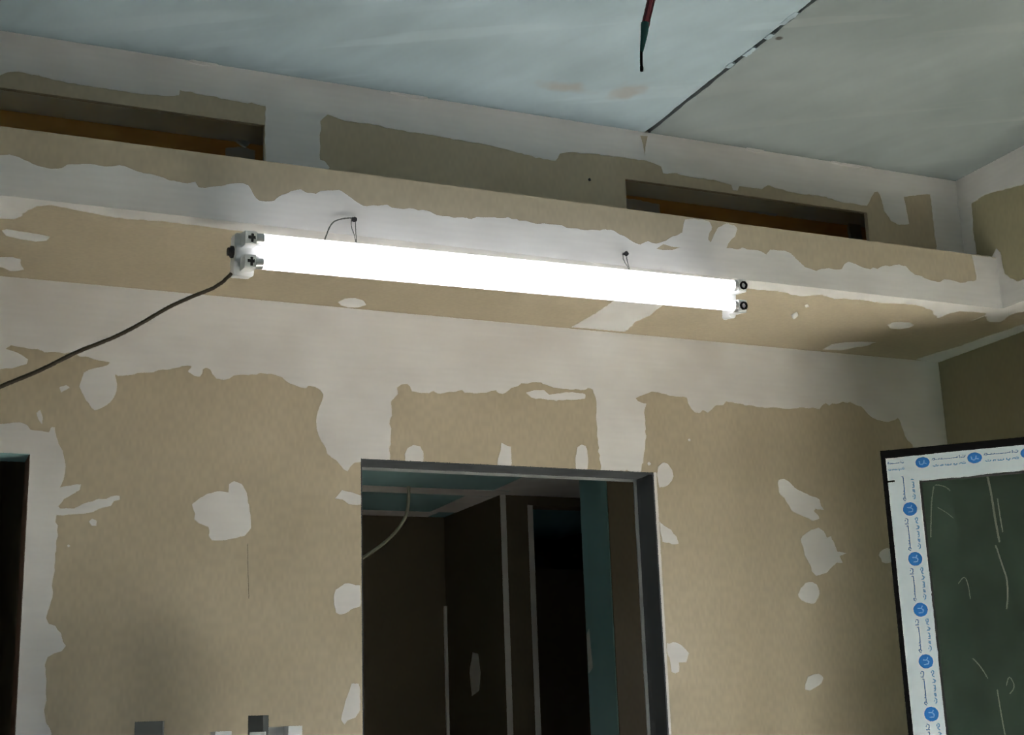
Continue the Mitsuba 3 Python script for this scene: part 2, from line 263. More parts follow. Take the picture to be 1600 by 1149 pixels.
def on_x(poly, x, depth):       # outline in (y, z), coming off the plane x towards -x
    return extrude(poly, depth, mat4([0, 1, 0], [0, 0, 1], [-1, 0, 0], [x, 0, 0]))


def bx(x0, x1, y0, y1, z0, z1):
    m = trimesh.creation.box((x1 - x0, y1 - y0, z1 - z0))
    m.apply_translation(((x0 + x1) / 2, (y0 + y1) / 2, (z0 + z1) / 2))
    return m


def cat(*ms):
    return trimesh.util.concatenate(list(ms))


def frame_of(a, b):
    z = (np.asarray(b, float) - a)
    L = np.linalg.norm(z)
    z /= L
    x = np.cross([0, 0, 1] if abs(z[2]) < 0.9 else [1, 0, 0], z)
    x /= np.linalg.norm(x)
    return x, np.cross(z, x), z, L


def rod(a, b, r, sides=16):
    x, y, z, L = frame_of(a, b)
    m = trimesh.creation.cylinder(r, L, sections=sides)
    m.apply_translation((0, 0, L / 2))
    m.apply_transform(mat4(x, y, z, a))
    return m


def spline(pts, n=40):
    p = np.asarray(pts, float)
    t = np.r_[0, np.cumsum(np.linalg.norm(np.diff(p, axis=0), axis=1))]
    from scipy.interpolate import PchipInterpolator
    return PchipInterpolator(t, p)(np.linspace(0, t[-1], n))


def tube(pts, r, sides=10):
    p = np.asarray(pts, float)
    r = np.broadcast_to(r, (len(p),))
    t = np.gradient(p, axis=0)
    t /= np.linalg.norm(t, axis=1, keepdims=True)
    a = np.cross(t[0], [0.3, 0.5, 0.81])
    V = []
    for k in range(len(p)):
        a = a - t[k] * (a @ t[k])
        a /= np.linalg.norm(a)
        b = np.cross(t[k], a)
        ang = np.arange(sides) * 2 * np.pi / sides
        V.append(p[k] + r[k] * (np.cos(ang)[:, None] * a + np.sin(ang)[:, None] * b))
    V = np.vstack(V + [p[:1], p[-1:]])
    F = []
    for k in range(len(p) - 1):
        for j in range(sides):
            q = [k * sides + j, k * sides + (j + 1) % sides, (k + 1) * sides + (j + 1) % sides, (k + 1) * sides + j]
            F += [[q[0], q[1], q[2]], [q[0], q[2], q[3]]]
    n = len(p) * sides
    for j in range(sides):
        F += [[n, (j + 1) % sides, j], [n + 1, n - sides + j, n - sides + (j + 1) % sides]]
    return trimesh.Trimesh(V, F, process=False)


def ragged(pts, amp=0.0018, step=0.010, seed=0, closed=True):
    """The outline with its straight runs broken up the way a filling knife leaves them."""
    rnd = np.random.default_rng(seed)
    out, n = [], len(pts)
    for i in range(n if closed else n - 1):
        a, b = np.array(pts[i], float), np.array(pts[(i + 1) % n], float)
        L = np.linalg.norm(b - a)
        k = max(1, int(L / step)) if L < 0.25 else 1
        for j in range(k):
            q = a + (b - a) * j / k
            out.append(q + (rnd.normal(0, amp, 2) if j else 0))
    if not closed:
        out.append(np.array(pts[-1], float))
    return out


def outline(key, amp=0.0018, seed=0):
    return Polygon(ragged(OUT[key], amp, seed=seed)).buffer(0)


def run(key, amp=0.0018, seed=0):
    return [tuple(q) for q in ragged(OUT[key], amp, seed=seed, closed=False)]


# ------------------------------------------------------------------ ceiling and floor
struct('floor')
scene['floor'] = mikit.ply(bx(XL - 0.2, 3.6, YB - 0.2, 7.2, -0.12, 0.0), 'm_concrete')
struct('ceiling')
scene['ceiling'] = mikit.ply(bx(XL - 0.1, XR + 0.12, YB - 0.1, D + WT, H + 0.012, H + 0.14), 'm_dark')
SE = 1.766
rnd = np.random.default_rng(3)
ys = np.arange(YB - 0.05, DU + 0.013, 0.012)
wob = np.array([meshkit.fbm(np.array([[y * 9, 0, 0]]), 3)[0] - 0.5 for y in ys])
wob2 = np.array([meshkit.fbm(np.array([[y * 14, 7, 0]]), 3)[0] - 0.5 for y in ys])
gap = 0.0060 + 0.0045 * np.clip(np.array([meshkit.noise(np.array([[y * 4, 3, 1]]))[0] for y in ys]) - 0.3, 0, 1)
left = Polygon([(XL - 0.08, YB - 0.05)] + [(SE - g_ + 0.008 * w, y) for g_, w, y in zip(gap, wob, ys)] + [(XL - 0.08, DU + 0.0125)])
right = Polygon([(XR + 0.1, YB - 0.05)] + [(SE + g_ + 0.008 * w, y) for g_, w, y in zip(gap, wob2, ys)] + [(XR + 0.1, DU + 0.0125)])
obj('panel', on_z(left.buffer(0), H + 0.0122, 0.0122), 'm_ceiling', 'ceiling')
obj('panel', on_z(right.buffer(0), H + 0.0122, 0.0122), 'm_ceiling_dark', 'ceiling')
obj('bare_slab', bx(XL - 0.08, XR + 0.1, DU + 0.0126, D, H, H + 0.0122), 'm_slab', 'ceiling')
for k, (y0, y1, dx) in enumerate([(2.30, 2.36, -.003), (2.405, 2.43, .003), (2.475, 2.52, .002), (2.56, 2.585, -.004)]):
    yy = np.linspace(y0, y1, 8)
    a = [(SE + dx - 0.006 - 0.003 * random.random(), y) for y in yy]
    b = [(SE + dx + 0.004 + 0.004 * random.random(), y) for y in yy[::-1]]
    obj('plaster_crumb', on_z(Polygon(a + b).buffer(0), H + 0.004, 0.0052), 'm_ceiling', 'ceiling')

# ------------------------------------------------------------------ back wall
struct('wall_back')
wall = box(XL, 0, XR, H).difference(box(D1L, -1, D1R, DZ)).difference(box(D2L, -1, D2R, D2Z))
scene['wall_back'] = mikit.ply(on_y(wall, D + WT, WT), 'm_tan')
PT = 0.0015
upper = Polygon([(XL, ZB - 0.0005), (XL, 2.30)] + run('A0_lower', seed=1) + [(XR, 1.36), (XR, ZB - 0.0005)]).buffer(0)
upper = upper.difference(box(D1L, 0, D1R, DZ))
obj('plaster_coat', on_y(upper, D + 0.0005, PT), 'm_plaster', 'wall_back')
surround = Polygon([(D2L - 0.09, 0.002), (D2L - 0.09, 2.16)] + run('A1', seed=2) + [(0.37, 1.0), (0.375, 0.6), (0.36, 0.002)]).buffer(0)
surround = surround.difference(box(D2L, -1, D2R, D2Z))
obj('plaster_coat', on_y(surround, D + 0.0005, PT), 'm_plaster', 'wall_back')
for i in range(19):
    pol = outline(f'PA{i}', 0.0011, 20 + i).difference(upper.buffer(0.001)).difference(surround.buffer(0.001)).difference(box(D1L, 0, D1R, DZ))
    obj('plaster_patch', on_y(pol, D + 0.0005, PT + 0.0004 * (i % 3)), 'm_plaster', 'wall_back')
jb = Polygon(ragged([(D1R + 0.0002, 0.002), (D1R + 0.0002, DZ), (D1R + 0.009, DZ + 0.002), (D1R + 0.0075, 1.5), (D1R + 0.009, 0.002)], 0.0008, 0.02, 5)).buffer(0)
obj('plaster_edge', on_y(jb.difference(upper.buffer(0.001)), D + 0.0005, PT), 'm_plaster', 'wall_back')
for x, z, r in [(2.089, 2.238, 0.004), (1.953, 2.163, 0.005), (0.40, 1.90, 0.003)]:
    obj('plaster_speck', on_y(Point(x, z).buffer(r, 3), D + 0.0005, PT), 'm_plaster', 'wall_back')
obj('pencil_mark', on_y(LineString([(0.819, 1.914), (0.821, 1.85), (0.824, 1.783)]).buffer(0.0008), D + 0.0004, 0.0006), 'm_pencil', 'wall_back')
# daubs and scraps on the bare wall inside the bulkhead, seen through the slots
obj('brown_board', bx(XL + 0.02, XB, D - 0.007, D + 0.0004, 2.60, H - 0.002), 'm_cardboard', 'wall_back')
obj('plaster_patch', on_y(outline('V1a', 0.001, 60), D + 0.001, 0.014), 'm_plaster', 'wall_back')
obj('paper_scrap', on_y(outline('V1b', 0.001, 61), D + 0.001, 0.020), 'm_pvc', 'wall_back')
obj('plaster_patch', on_y(outline('V2a', 0.001, 62), D + 0.001, 0.014), 'm_plaster', 'wall_back')
obj('paper_scrap', on_y(outline('V2b', 0.001, 63), D + 0.001, 0.018), 'm_pvc', 'wall_back')
obj('paper_scrap', on_y(outline('V2d', 0.001, 65), D + 0.001, 0.012), 'm_cord_pale', 'wall_back')
obj('plaster_patch', on_y(outline('V2c', 0.001, 64), D + 0.001, 0.02), 'm_cord_pale', 'wall_back')

# ------------------------------------------------------------------ upper board of the bulkhead, with its two slots
struct('wall_upper')
tan_u = unary_union([box(-1.65, 2.55, 0.06, 2.95), outline('T1', 0.0012, 30), box(XL, 2.55, 0.12, 2.86), outline('T2', 0.0012, 31)])
slots = unary_union([box(-1.65, 2.553, 0.7455, 2.829), box(-1.65, 2.553, 0.06, 2.945), Polygon([(1.6925, 2.553), (1.6925, 2.8225), (2.4605, 2.8245), (2.4562, 2.553)])])
face_u = box(XL, ZB + 0.0127, XB, H)
scene['wall_upper'] = mikit.ply(on_y(face_u.difference(slots), DU + 0.0125, 0.0125), 'm_tan')
coat = face_u.difference(slots).difference(tan_u).difference(outline('crack', 0.0005, 33))
obj('plaster_coat', on_y(coat, DU + 0.0004, PT), 'm_plaster', 'wall_upper')
obj('screw_hole', rod([1.588, DU + 0.002, 2.806], [1.588, DU - 0.0006, 2.806], 0.0042, 10), 'm_dark', 'wall_upper')
for x, z, w, s in [(0.885, 2.914, 0.05, 1), (1.10, 2.956, 0.05, 2), (2.10, 2.957, 0.03, 3), (0.60, 2.957, 0.03, 4), (2.42, 2.955, 0.07, 5)][1:]:
    rr = np.random.default_rng(s)
    e = [(x + w * math.cos(t) * (0.8 + 0.4 * rr.random()), H - 0.002 + 0.006 * math.sin(t) * (0.7 + 0.6 * rr.random())) for t in np.linspace(0, 2 * np.pi, 14)[:-1]]
    obj('plaster_lump', on_y(Polygon(e).buffer(0).intersection(box(XL, 2.5, XB, H)), DU, 0.006), 'm_plaster', 'wall_upper')

# ------------------------------------------------------------------ light trough along the back wall
t = struct('trim_1', 'bare and filled plasterboard light trough running along the back wall')
obj('front_board', bx(XL, XB, DF, DF + 0.0125, ZB, ZT), 'm_tan', t)
obj('bottom_board', bx(XL, XR, DF + 0.0125, D, ZB, ZB + 0.0125), 'm_tan', t)
obj('back_paper', bx(XL, XB, DU + 0.0127, D, ZB + 0.0127, ZB + 0.0135), 'm_pvc', t)
coat = Polygon([(XL, ZB - 0.001), (XL, 2.61)] + run('B_top', seed=3) + [(XB, ZT), (XB, ZB - 0.001)]).buffer(0).difference(outline('B_hole', 0.001, 4))
coat = coat.intersection(box(XL, ZB - 0.001, XB, ZT))
obj('plaster_coat', on_y(coat, DF + 0.0005, PT), 'm_plaster', t)
obj('corner_bead', bx(XL, XB - 0.02, DF - 0.0019, DF, ZB - 0.0012, ZB + 0.019), 'm_plaster', t)
ci = run('C_in', seed=6)
strip = Polygon([(XL, DF - 0.001), (XL, 2.95)] + ci + [(2.87, 1.2), (2.875, YB), (XB - 0.001, YB), (XB - 0.001, DF - 0.001)]).buffer(0)
obj('plaster_coat', on_z(strip, ZB + 0.0005, PT), 'm_plaster', t)
side = outline('PC6', 0.0012, 46).union(box(2.978, YB, XR, 2.89)).intersection(box(XL, YB, XR, D))
obj('plaster_coat', on_z(side.difference(strip), ZB + 0.0005, PT), 'm_plaster', t)
for i in (0, 1, 2, 3, 4, 5, 7, 8):
    pol = outline(f'PC{i}', 0.0011, 40 + i).difference(strip.buffer(0.0005)).intersection(box(XL, YB, XR, D))
    obj('plaster_patch', on_z(pol, ZB + 0.0005, PT), 'm_plaster', t)

# ------------------------------------------------------------------ bulkhead along the right wall
t = struct('trim_2', 'plasterboard bulkhead boxed in along the top of the right wall')
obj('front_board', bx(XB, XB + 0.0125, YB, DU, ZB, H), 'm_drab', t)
obj('bottom_board', bx(XB + 0.0125, XR, YB, DF + 0.0125, ZB, ZB + 0.0125), 'm_tan', t)
tan_e = unary_union([outline('E', 0.0012, 50), box(YB, 2.585, 2.62, 2.838)])
coat = box(YB, ZB - 0.001, DU, H).difference(tan_e)
obj('plaster_coat', on_x(coat, XB + 0.0005, PT), 'm_plaster', t)

# ------------------------------------------------------------------ right wall with the window opening, and the walls behind the camera
struct('wall_right')
W0, W1, WZ0, WZ1 = 1.25, 2.43, 0.62, 2.175
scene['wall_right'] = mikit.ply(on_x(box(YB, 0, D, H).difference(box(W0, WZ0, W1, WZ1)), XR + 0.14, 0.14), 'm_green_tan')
struct('wall_left')
scene['wall_left'] = mikit.ply(bx(XL - 0.1, XL, YB, D + 1.6, 0, H), 'm_plaster')
struct('wall_rear')
scene['wall_rear'] = mikit.ply(bx(XL - 0.1, XR + 0.14, YB - 0.1, YB, 0, H), 'm_plaster')
wn = struct('window_1')
g = 0.05
for nm, b in (('jamb', bx(XR + 0.01, XR + 0.08, W1 - g, W1, WZ0, WZ1)), ('jamb', bx(XR + 0.01, XR + 0.08, W0, W0 + g, WZ0, WZ1)),
              ('head', bx(XR + 0.01, XR + 0.08, W0 + g, W1 - g, WZ1 - g, WZ1)), ('sill', bx(XR + 0.01, XR + 0.08, W0 + g, W1 - g, WZ0, WZ0 + g))):
    obj(nm, b, 'm_pvc', wn)
# the balcony outside that window
struct('balcony')
scene['balcony'] = mikit.ply(bx(XR + 0.14, 4.5, -1.0, 4.2, -0.15, -0.02), 'm_dark_tile')
struct('wall_parapet')
scene['wall_parapet'] = mikit.ply(bx(4.38, 4.5, -1.0, 4.2, -0.02, 1.0), 'm_dark_tile')

# ------------------------------------------------------------------ the dark rooms behind the two doorways
HC = 2.40
struct('ceiling_hall')
scene['ceiling_hall'] = mikit.ply(bx(0.62, 3.30, D + WT, 6.7, HC, HC + 0.05), 'm_green')
YR, YF, XH = 5.30, 5.94, 2.33
tp = on_z(Polygon(ragged([(0.7, 5.21), (1.3, 5.20), (1.95, 5.215), (2.33, 5.21), (2.33, 5.35), (1.9, 5.35), (1.3, 5.36), (0.7, 5.35)], 0.003, 0.03, 1)).buffer(0), HC + 0.0005, PT)
obj('plaster_tape', tp, 'm_plaster', 'ceiling_hall')
obj('plaster_tape', on_z(box(0.7, 5.80, 2.25, YF), HC + 0.0005, PT), 'm_plaster', 'ceiling_hall')
obj('plaster_tape', on_z(Polygon([(2.20, 5.36), (2.33, 5.36), (2.33, 5.79), (2.21, 5.79)]), HC + 0.0005, PT), 'm_plaster', 'ceiling_hall')
obj('plaster_coat', on_z(Polygon([(2.335, 4.62), (3.2, 4.62), (3.2, YR), (2.335, YR)]), HC + 0.0005, PT), 'm_plaster', 'ceiling_hall')
obj('plaster_coat', on_z(Polygon([(2.24, 4.2), (2.334, 4.2), (2.334, 5.2), (2.26, 5.2)]), HC + 0.0005, PT), 'm_plaster', 'ceiling_hall')
struct('wall_hall_far')
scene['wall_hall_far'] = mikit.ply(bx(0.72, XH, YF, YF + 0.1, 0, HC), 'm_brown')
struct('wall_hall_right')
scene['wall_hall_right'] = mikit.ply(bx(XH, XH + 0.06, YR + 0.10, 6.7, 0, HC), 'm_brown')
obj('corner_bead', bx(XH - 0.012, XH, YF - 0.014, YF, 0, 2.0), 'm_plaster', 'wall_hall_right')
obj('plaster_patch', on_x(Polygon([(5.58, 1.62), (5.66, 1.60), (5.68, 1.70), (5.64, 1.78), (5.58, 1.77), (5.56, 1.69)]), XH + 0.0005, PT), 'm_plaster', 'wall_hall_right')
struct('wall_hall_recess')
rec = box(XH, 0, 3.25, HC).difference(box(2.475, -1, 2.95, 2.36))
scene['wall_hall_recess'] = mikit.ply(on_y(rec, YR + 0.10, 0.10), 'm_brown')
obj('corner_bead', bx(XH - 0.001, XH + 0.024, YR - 0.002, YR, 0, HC), 'm_plaster', 'wall_hall_recess')
obj('corner_bead', bx(2.452, 2.476, YR - 0.002, YR, 0, 2.36), 'm_plaster', 'wall_hall_recess')
struct('wall_hall_pillar')
scene['wall_hall_pillar'] = mikit.ply(bx(2.352, 3.25, 4.40, 4.61, 0, HC), 'm_brown')
obj('green_board', bx(2.348, 2.352, 4.405, 4.61, 0, HC), 'm_green', 'wall_hall_pillar')
obj('plaster_patch', on_x(Polygon([(4.57, 1.66), (4.605, 1.64), (4.605, 1.78), (4.585, 1.80)]), 2.3485, PT), 'm_plaster', 'wall_hall_pillar')
struct('wall_hall_side')
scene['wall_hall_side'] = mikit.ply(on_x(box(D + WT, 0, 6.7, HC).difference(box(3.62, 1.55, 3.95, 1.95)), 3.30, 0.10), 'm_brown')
struct('wall_hall_end')
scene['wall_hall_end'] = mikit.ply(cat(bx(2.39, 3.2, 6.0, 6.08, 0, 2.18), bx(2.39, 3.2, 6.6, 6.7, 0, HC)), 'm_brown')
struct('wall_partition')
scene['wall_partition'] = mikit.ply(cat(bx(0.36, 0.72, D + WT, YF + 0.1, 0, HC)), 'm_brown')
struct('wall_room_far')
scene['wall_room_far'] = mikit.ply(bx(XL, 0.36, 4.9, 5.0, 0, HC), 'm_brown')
struct('ceiling_room')
scene['ceiling_room'] = mikit.ply(bx(XL, 0.62, D + WT, 5.0, HC, HC + 0.05), 'm_green')

# ------------------------------------------------------------------ doorway linings
dn = struct('door_1', 'middle doorway lined with dark steel channel')
L = 0.004
obj('head_channel', bx(D1L, D1R, D - 0.001, D + WT + 0.002, DZ - L, DZ), 'm_frame_steel', dn)
obj('jamb_channel', bx(D1R - L, D1R, D - 0.001, D + WT + 0.002, 0, DZ - L), 'm_frame_steel', dn)
obj('jamb_channel', bx(D1L, D1L + L, D + 0.002, D + WT + 0.002, 0, DZ - L), 'm_frame_steel', dn)
obj('flange', bx(D1L + L, D1R - L, D + WT - 0.004, D + WT, DZ - L - 0.0075, DZ - L), 'm_galvanised', dn)
obj('flange', bx(D1R - L - 0.0095, D1R - L, D + WT - 0.004, D + WT, 0, DZ - L - 0.0075), 'm_galvanised', dn)
dn = struct('door_2', 'left doorway with a filled plaster edge')
obj('head_lining', bx(D2L, D2R, D + 0.001, D + WT, D2Z - 0.002, D2Z), 'm_green', dn)
obj('jamb_lining', bx(D2R - 0.002, D2R, D + 0.001, D + WT, 0, D2Z - 0.002), 'm_brown_pipe', dn)

# ------------------------------------------------------------------ the twin-tube batten hung under the trough
A = np.array([0.640, 2.800, 2.4430])      # left end, middle of the tray's face
B = np.array([1.874, 2.800, 2.4590])
fx = (B - A)
LEN = np.linalg.norm(fx)
fx /= LEN
th = math.radians(8)
fb = np.array([0, -math.cos(th), -math.sin(th)])
fb -= fx * (fb @ fx)
fb /= np.linalg.norm(fb)          # out of the face, towards the room and a little down
fa = np.cross(fb, fx)
if fa[2] < 0:
    fa = -fa                      # up across the tray
FM = mat4(fx, fa, fb, A)
fl = thing('batten_light', 'lit white batten with two bare fluorescent tubes hung under the trough', 'light fixture')


def fbox(x0, x1, a0, a1, b0, b1):
    return place(bx(x0, x1, a0, a1, b0, b1), FM)


prof = box(-0.0195, -0.030, 0.0195, 0.010).buffer(-0.003).buffer(0.003, 3)
spine = trimesh.creation.extrude_polygon(prof, LEN, engine='earcut')
obj('spine', place(spine, FM @ mat4([0, 1, 0], [0, 0, 1], [1, 0, 0], [0, 0, 0])), 'm_enamel', fl)
TUBE_EMIT = {'type': 'area', 'radiance': {'type': 'rgb', 'value': list(TUBE)}}
for k, a in enumerate((0.0275, -0.0225)):
    p = lambda x, b=0.034, aa=a: (FM @ np.array([x, aa, b, 1]))[:3]
    key = numbered(fl + '__tube')
    scene[key] = mikit.ply(rod(p(0.050), p(LEN - 0.024), 0.0130, 20), 'm_enamel', smooth=40, emitter=TUBE_EMIT)
    for x0, x1 in ((0.034, 0.050), (LEN - 0.024, LEN - 0.015)):
        obj('end_cap', rod(p(x0), p(x1), 0.0134, 20), 'm_cap', key, smooth=40)
    for x0, x1 in ((0.010, 0.034), (LEN - 0.015, LEN + 0.007)):
        hb = trimesh.creation.extrude_polygon(box(-0.0105, 0.002, 0.0105, 0.041).buffer(0.005, 4), x1 - x0, engine='earcut')
        h = obj('lamp_holder', place(hb, FM @ mat4([0, 1, 0], [0, 0, 1], [1, 0, 0], [x0, a, 0])), 'm_enamel', fl)
        if x0 < 0.1:
            m = cat(fbox(x0 + 0.006, x0 + 0.021, a - 0.002, a + 0.004, 0.045, 0.0475), fbox(x0 + 0.012, x0 + 0.017, a - 0.009, a + 0.009, 0.045, 0.0475))
            obj('slot', m, 'm_dark', h)
        else:
            ring = trimesh.creation.annulus(0.0062, 0.0100, 0.006, sections=24)
            obj('ring', place(ring, FM @ mat4([1, 0, 0], [0, 1, 0], [0, 0, 1], [x0 + 0.0125, a, 0.0472])), 'm_black', h)
for x0, x1 in ((-0.003, 0.040), (LEN - 0.014, LEN + 0.003)):      # the wide ends that carry the lamp holders
    ep = extrude(box(x0, -0.047, x1, 0.044).buffer(-0.006).buffer(0.006, 4), 0.034, FM @ mat4([1, 0, 0], [0, 1, 0], [0, 0, 1], [0, 0, -0.0305]))
    obj('end_plate', ep, 'm_enamel', fl)
gp = (FM @ np.array([-0.003, 0.004, -0.006, 1]))[:3]
obj('cable_grommet', cat(rod(gp, gp - fx * 0.006, 0.013, 18), rod(gp - fx * 0.005, gp - fx * 0.012, 0.009, 18)), 'm_dark', fl, smooth=40)


def hanger(nx, nz, label, loop):
    h = thing('wire_hanger', label, 'wire hanger', 'wire hangers that carry the batten')
    n0 = np.array([nx, DF - 0.001, nz])
    obj('nail', cat(rod(n0, n0 + [0, -0.016, -0.003], 0.0022, 10), rod(n0 + [0, -0.015, -0.003], n0 + [0.0, -0.0185, -0.0035], 0.0058, 14)), 'm_dark', h)
    s = (nx - A[0]) / fx[0]
    top = (FM @ np.array([s, 0.0200, -0.024, 1]))[:3]
    q = n0 + [0, -0.010, 0.002]
    wires = [tube(spline([q + [-0.004, 0, 0], q + [-0.005, 0.001, -0.012], (q + top) / 2 + [-0.0015, 0, 0], top + [0, 0, 0.0008]], 18), 0.0009, 6),
             tube(spline([q + [0.004, 0, 0], q + [0.005, 0.001, -0.012], (q + top) / 2 + [0.0015, 0, 0], top + [0.0005, 0, 0.0008]], 18), 0.0009, 6)]
    if loop:
        s2 = s - 0.085
        t2 = (FM @ np.array([s2, 0.0200, -0.020, 1]))[:3]
        wires.append(tube(spline([q + [0, 0, 0.001], q + [-0.018, -0.002, -0.003], q + [-0.046, -0.005, -0.015], (q + [-0.046, -0.005, -0.015]) * 0.45 + t2 * 0.55 + [-0.004, 0, 0.002], t2 + [0, 0, 0.0016]], 24), 0.0016, 6))
    obj('wire', cat(*wires), 'm_wire', h)


hanger(0.9165, 2.5714, 'left nail with a bent wire tail holding up the batten', True)
hanger(1.6046, 2.5663, 'right nail with a twisted wire loop holding up the batten', False)

cp = [(0.634, 2.808, 2.400), (0.602, 2.79, 2.365), (0.544, 2.76, 2.327), (0.488, 2.73, 2.288), (0.448, 2.71, 2.255), (0.382, 2.67, 2.204), (0.309, 2.63, 2.158),
      (0.238, 2.58, 2.104), (0.172, 2.54, 2.061), (0.089, 2.47, 2.00), (-0.25, 2.25, 1.80), (-0.8, 1.9, 1.60), (XL + 0.0, 1.5, 1.45)]
k = thing('power_cord', 'thin dark cord sagging from the left end of the batten across the wall', 'cord')
scene[k] = mikit.ply(tube(spline(cp, 90), 0.0038, 8), 'm_cord', smooth=True)

# ------------------------------------------------------------------ wires hanging from the ceiling
wt = thing('ceiling_wire', 'red wires with a taped dark end dangling from the ceiling', 'electric wires')
base = np.array([(1.060, 1.70, 2.965), (1.060, 1.70, 2.85), (1.050, 1.70, 2.70), (1.034, 1.70, 2.60), (1.028, 1.70, 2.536), (1.020, 1.70, 2.510), (1.0145, 1.70, 2.488)])
side_ = np.array([0.9, -0.42, 0])
side_ /= np.linalg.norm(side_)
for o, r, m in ((-0.0036, 0.0026, 'm_red_dark'), (0.0002, 0.0028, 'm_red'), (0.0040, 0.0026, 'm_red_dark')):
    obj('wire', tube(spline(base + side_ * o + np.array([0, -0.002 if o == 0.0002 else 0, 0]), 30), r, 8), m, wt, smooth=True)
obj('tape_sleeve', tube(spline([(1.0150, 1.70, 2.494), (1.0120, 1.70, 2.475), (1.0085, 1.70, 2.458), (1.0065, 1.70, 2.449), (1.0050, 1.70, 2.443)], 16), np.linspace(1, 0, 16) ** 0.75 * 0.0048 + 0.0020, 12), 'm_teal_tape', wt, smooth=True)
obj('wire_tip', tube(spline([(1.0060, 1.70, 2.452), (1.0045, 1.70, 2.436), (1.0040, 1.70, 2.425), (1.0040, 1.70, 2.412)], 14), np.r_[np.full(11, 0.0021), 0.0027, 0.0027, 0.0022], 10), 'm_black', wt, smooth=True)
obj('ceiling_rose', rod([1.06, 1.70, H + 0.001], [1.06, 1.70, H - 0.004], 0.02, 18), 'm_dark', wt)

# ------------------------------------------------------------------ the opened sash
SA = np.array([2.4156, 2.9739, 2.14])     # free top corner, on the face towards the camera
sd = np.array([1, -1, 0]) / math.sqrt(2)  # along the sash to its hinges
sn = np.array([-1, -1, 0]) / math.sqrt(2)  # out of that face
SW, SH = 0.775, 1.47
SM = mat4(sd, [0, 0, 1], sn, SA)          # local: u to the hinges, v up (0 at the top), w out of the face
# sd x z = ? keep the handedness right in place()
sash = thing('window_sash', 'opened window sash edged in black with white protective tape printed in blue', 'window')
PW = 0.092


def sbox(u0, u1, v0, v1, w0, w1):
    return place(bx(u0, u1, v0, v1, w0, w1), SM)


BK = 0.012
obj('stile', sbox(BK, PW, -SH + BK, -BK, -0.060, -0.001), 'm_pvc', sash)
obj('stile', sbox(SW - PW, SW - BK, -SH + BK, -BK, -0.060, -0.001), 'm_pvc', sash)
obj('rail', sbox(PW, SW - PW, -PW + 0.006, -BK, -0.060, -0.001), 'm_pvc', sash)
obj('rail', sbox(PW, SW - PW, -SH + BK, -SH + PW, -0.060, -0.001), 'm_pvc', sash)
ringp = box(0, -SH, SW, 0).difference(box(BK, -SH + BK, SW - BK, -0.0215))
obj('gasket', cat(extrude(ringp, 0.052, SM @ mat4([1, 0, 0], [0, 1, 0], [0, 0, 1], [0, 0, -0.052])), sbox(0.010, 0.030, -0.086, -0.082, -0.01, 0.0012)), 'm_black', sash, smooth=False)
obj('glass_pane', extrude(box(PW - 0.01, -SH + PW - 0.01, SW - PW + 0.01, -PW + 0.016), 0.0001, SM @ mat4([1, 0, 0], [0, 1, 0], [0, 0, 1], [0, 0, -0.025])), 'm_glass', sash)
scene[sash + '__glass_pane'] = mikit.ply((np.array([(SM @ np.array([u, v, -0.025, 1]))[:3] for u, v in
    ((PW, -SH + PW), (SW - PW, -SH + PW), (SW - PW, -PW + 0.006), (PW, -PW + 0.006))]), np.array([[0, 1, 2], [0, 2, 3]])), 'm_glass')
obj('glazing_bead', extrude(box(PW - 0.002, -SH + PW - 0.002, SW - PW + 0.002, -PW + 0.008).difference(box(PW + 0.004, -SH + PW + 0.004, SW - PW - 0.004, -PW + 0.002)), 0.024,
    SM @ mat4([1, 0, 0], [0, 1, 0], [0, 0, 1], [0, 0, -0.0255])), 'm_dark', sash)


def tape_piece(pts, seed, w):
    pol = Polygon(ragged(pts, 0.0009, 0.008, seed)).buffer(0)
    return obj('protective_tape', extrude(pol, 0.0006, SM @ mat4([1, 0, 0], [0, 1, 0], [0, 0, 1], [0, 0, w])), 'm_tape', sash)


vs = np.linspace(-SH + 0.02, -0.03, 40)
inner = [(0.091 + 0.004 * (meshkit.noise(np.array([[v * 5, 1, 2]]))[0] - 0.4), v) for v in vs]
t_side = tape_piece([(0.0125, -SH + 0.02)] + inner[:-1] + [(0.091, -0.03), (0.0125, -0.03)], 1, -0.0006)
us_ = np.linspace(0.09, SW - 0.02, 30)
low = [(u, -0.087 + 0.006 * (meshkit.noise(np.array([[u * 18, 5, 2]]))[0] - 0.5)) for u in us_]
t_top = tape_piece([(0.0125, -0.0262), (0.0125, -0.060), (0.07, -0.079), (0.083, -0.086)] + low + [(SW - 0.02, -0.0205), (0.14, -0.0205), (0.075, -0.0215), (0.062, -0.0215), (0.052, -0.0262), (0.035, -0.0252)], 2, -0.0001)


def strokes(lines, r):
    return unary_union([LineString(l).buffer(r, 3) for l in lines])


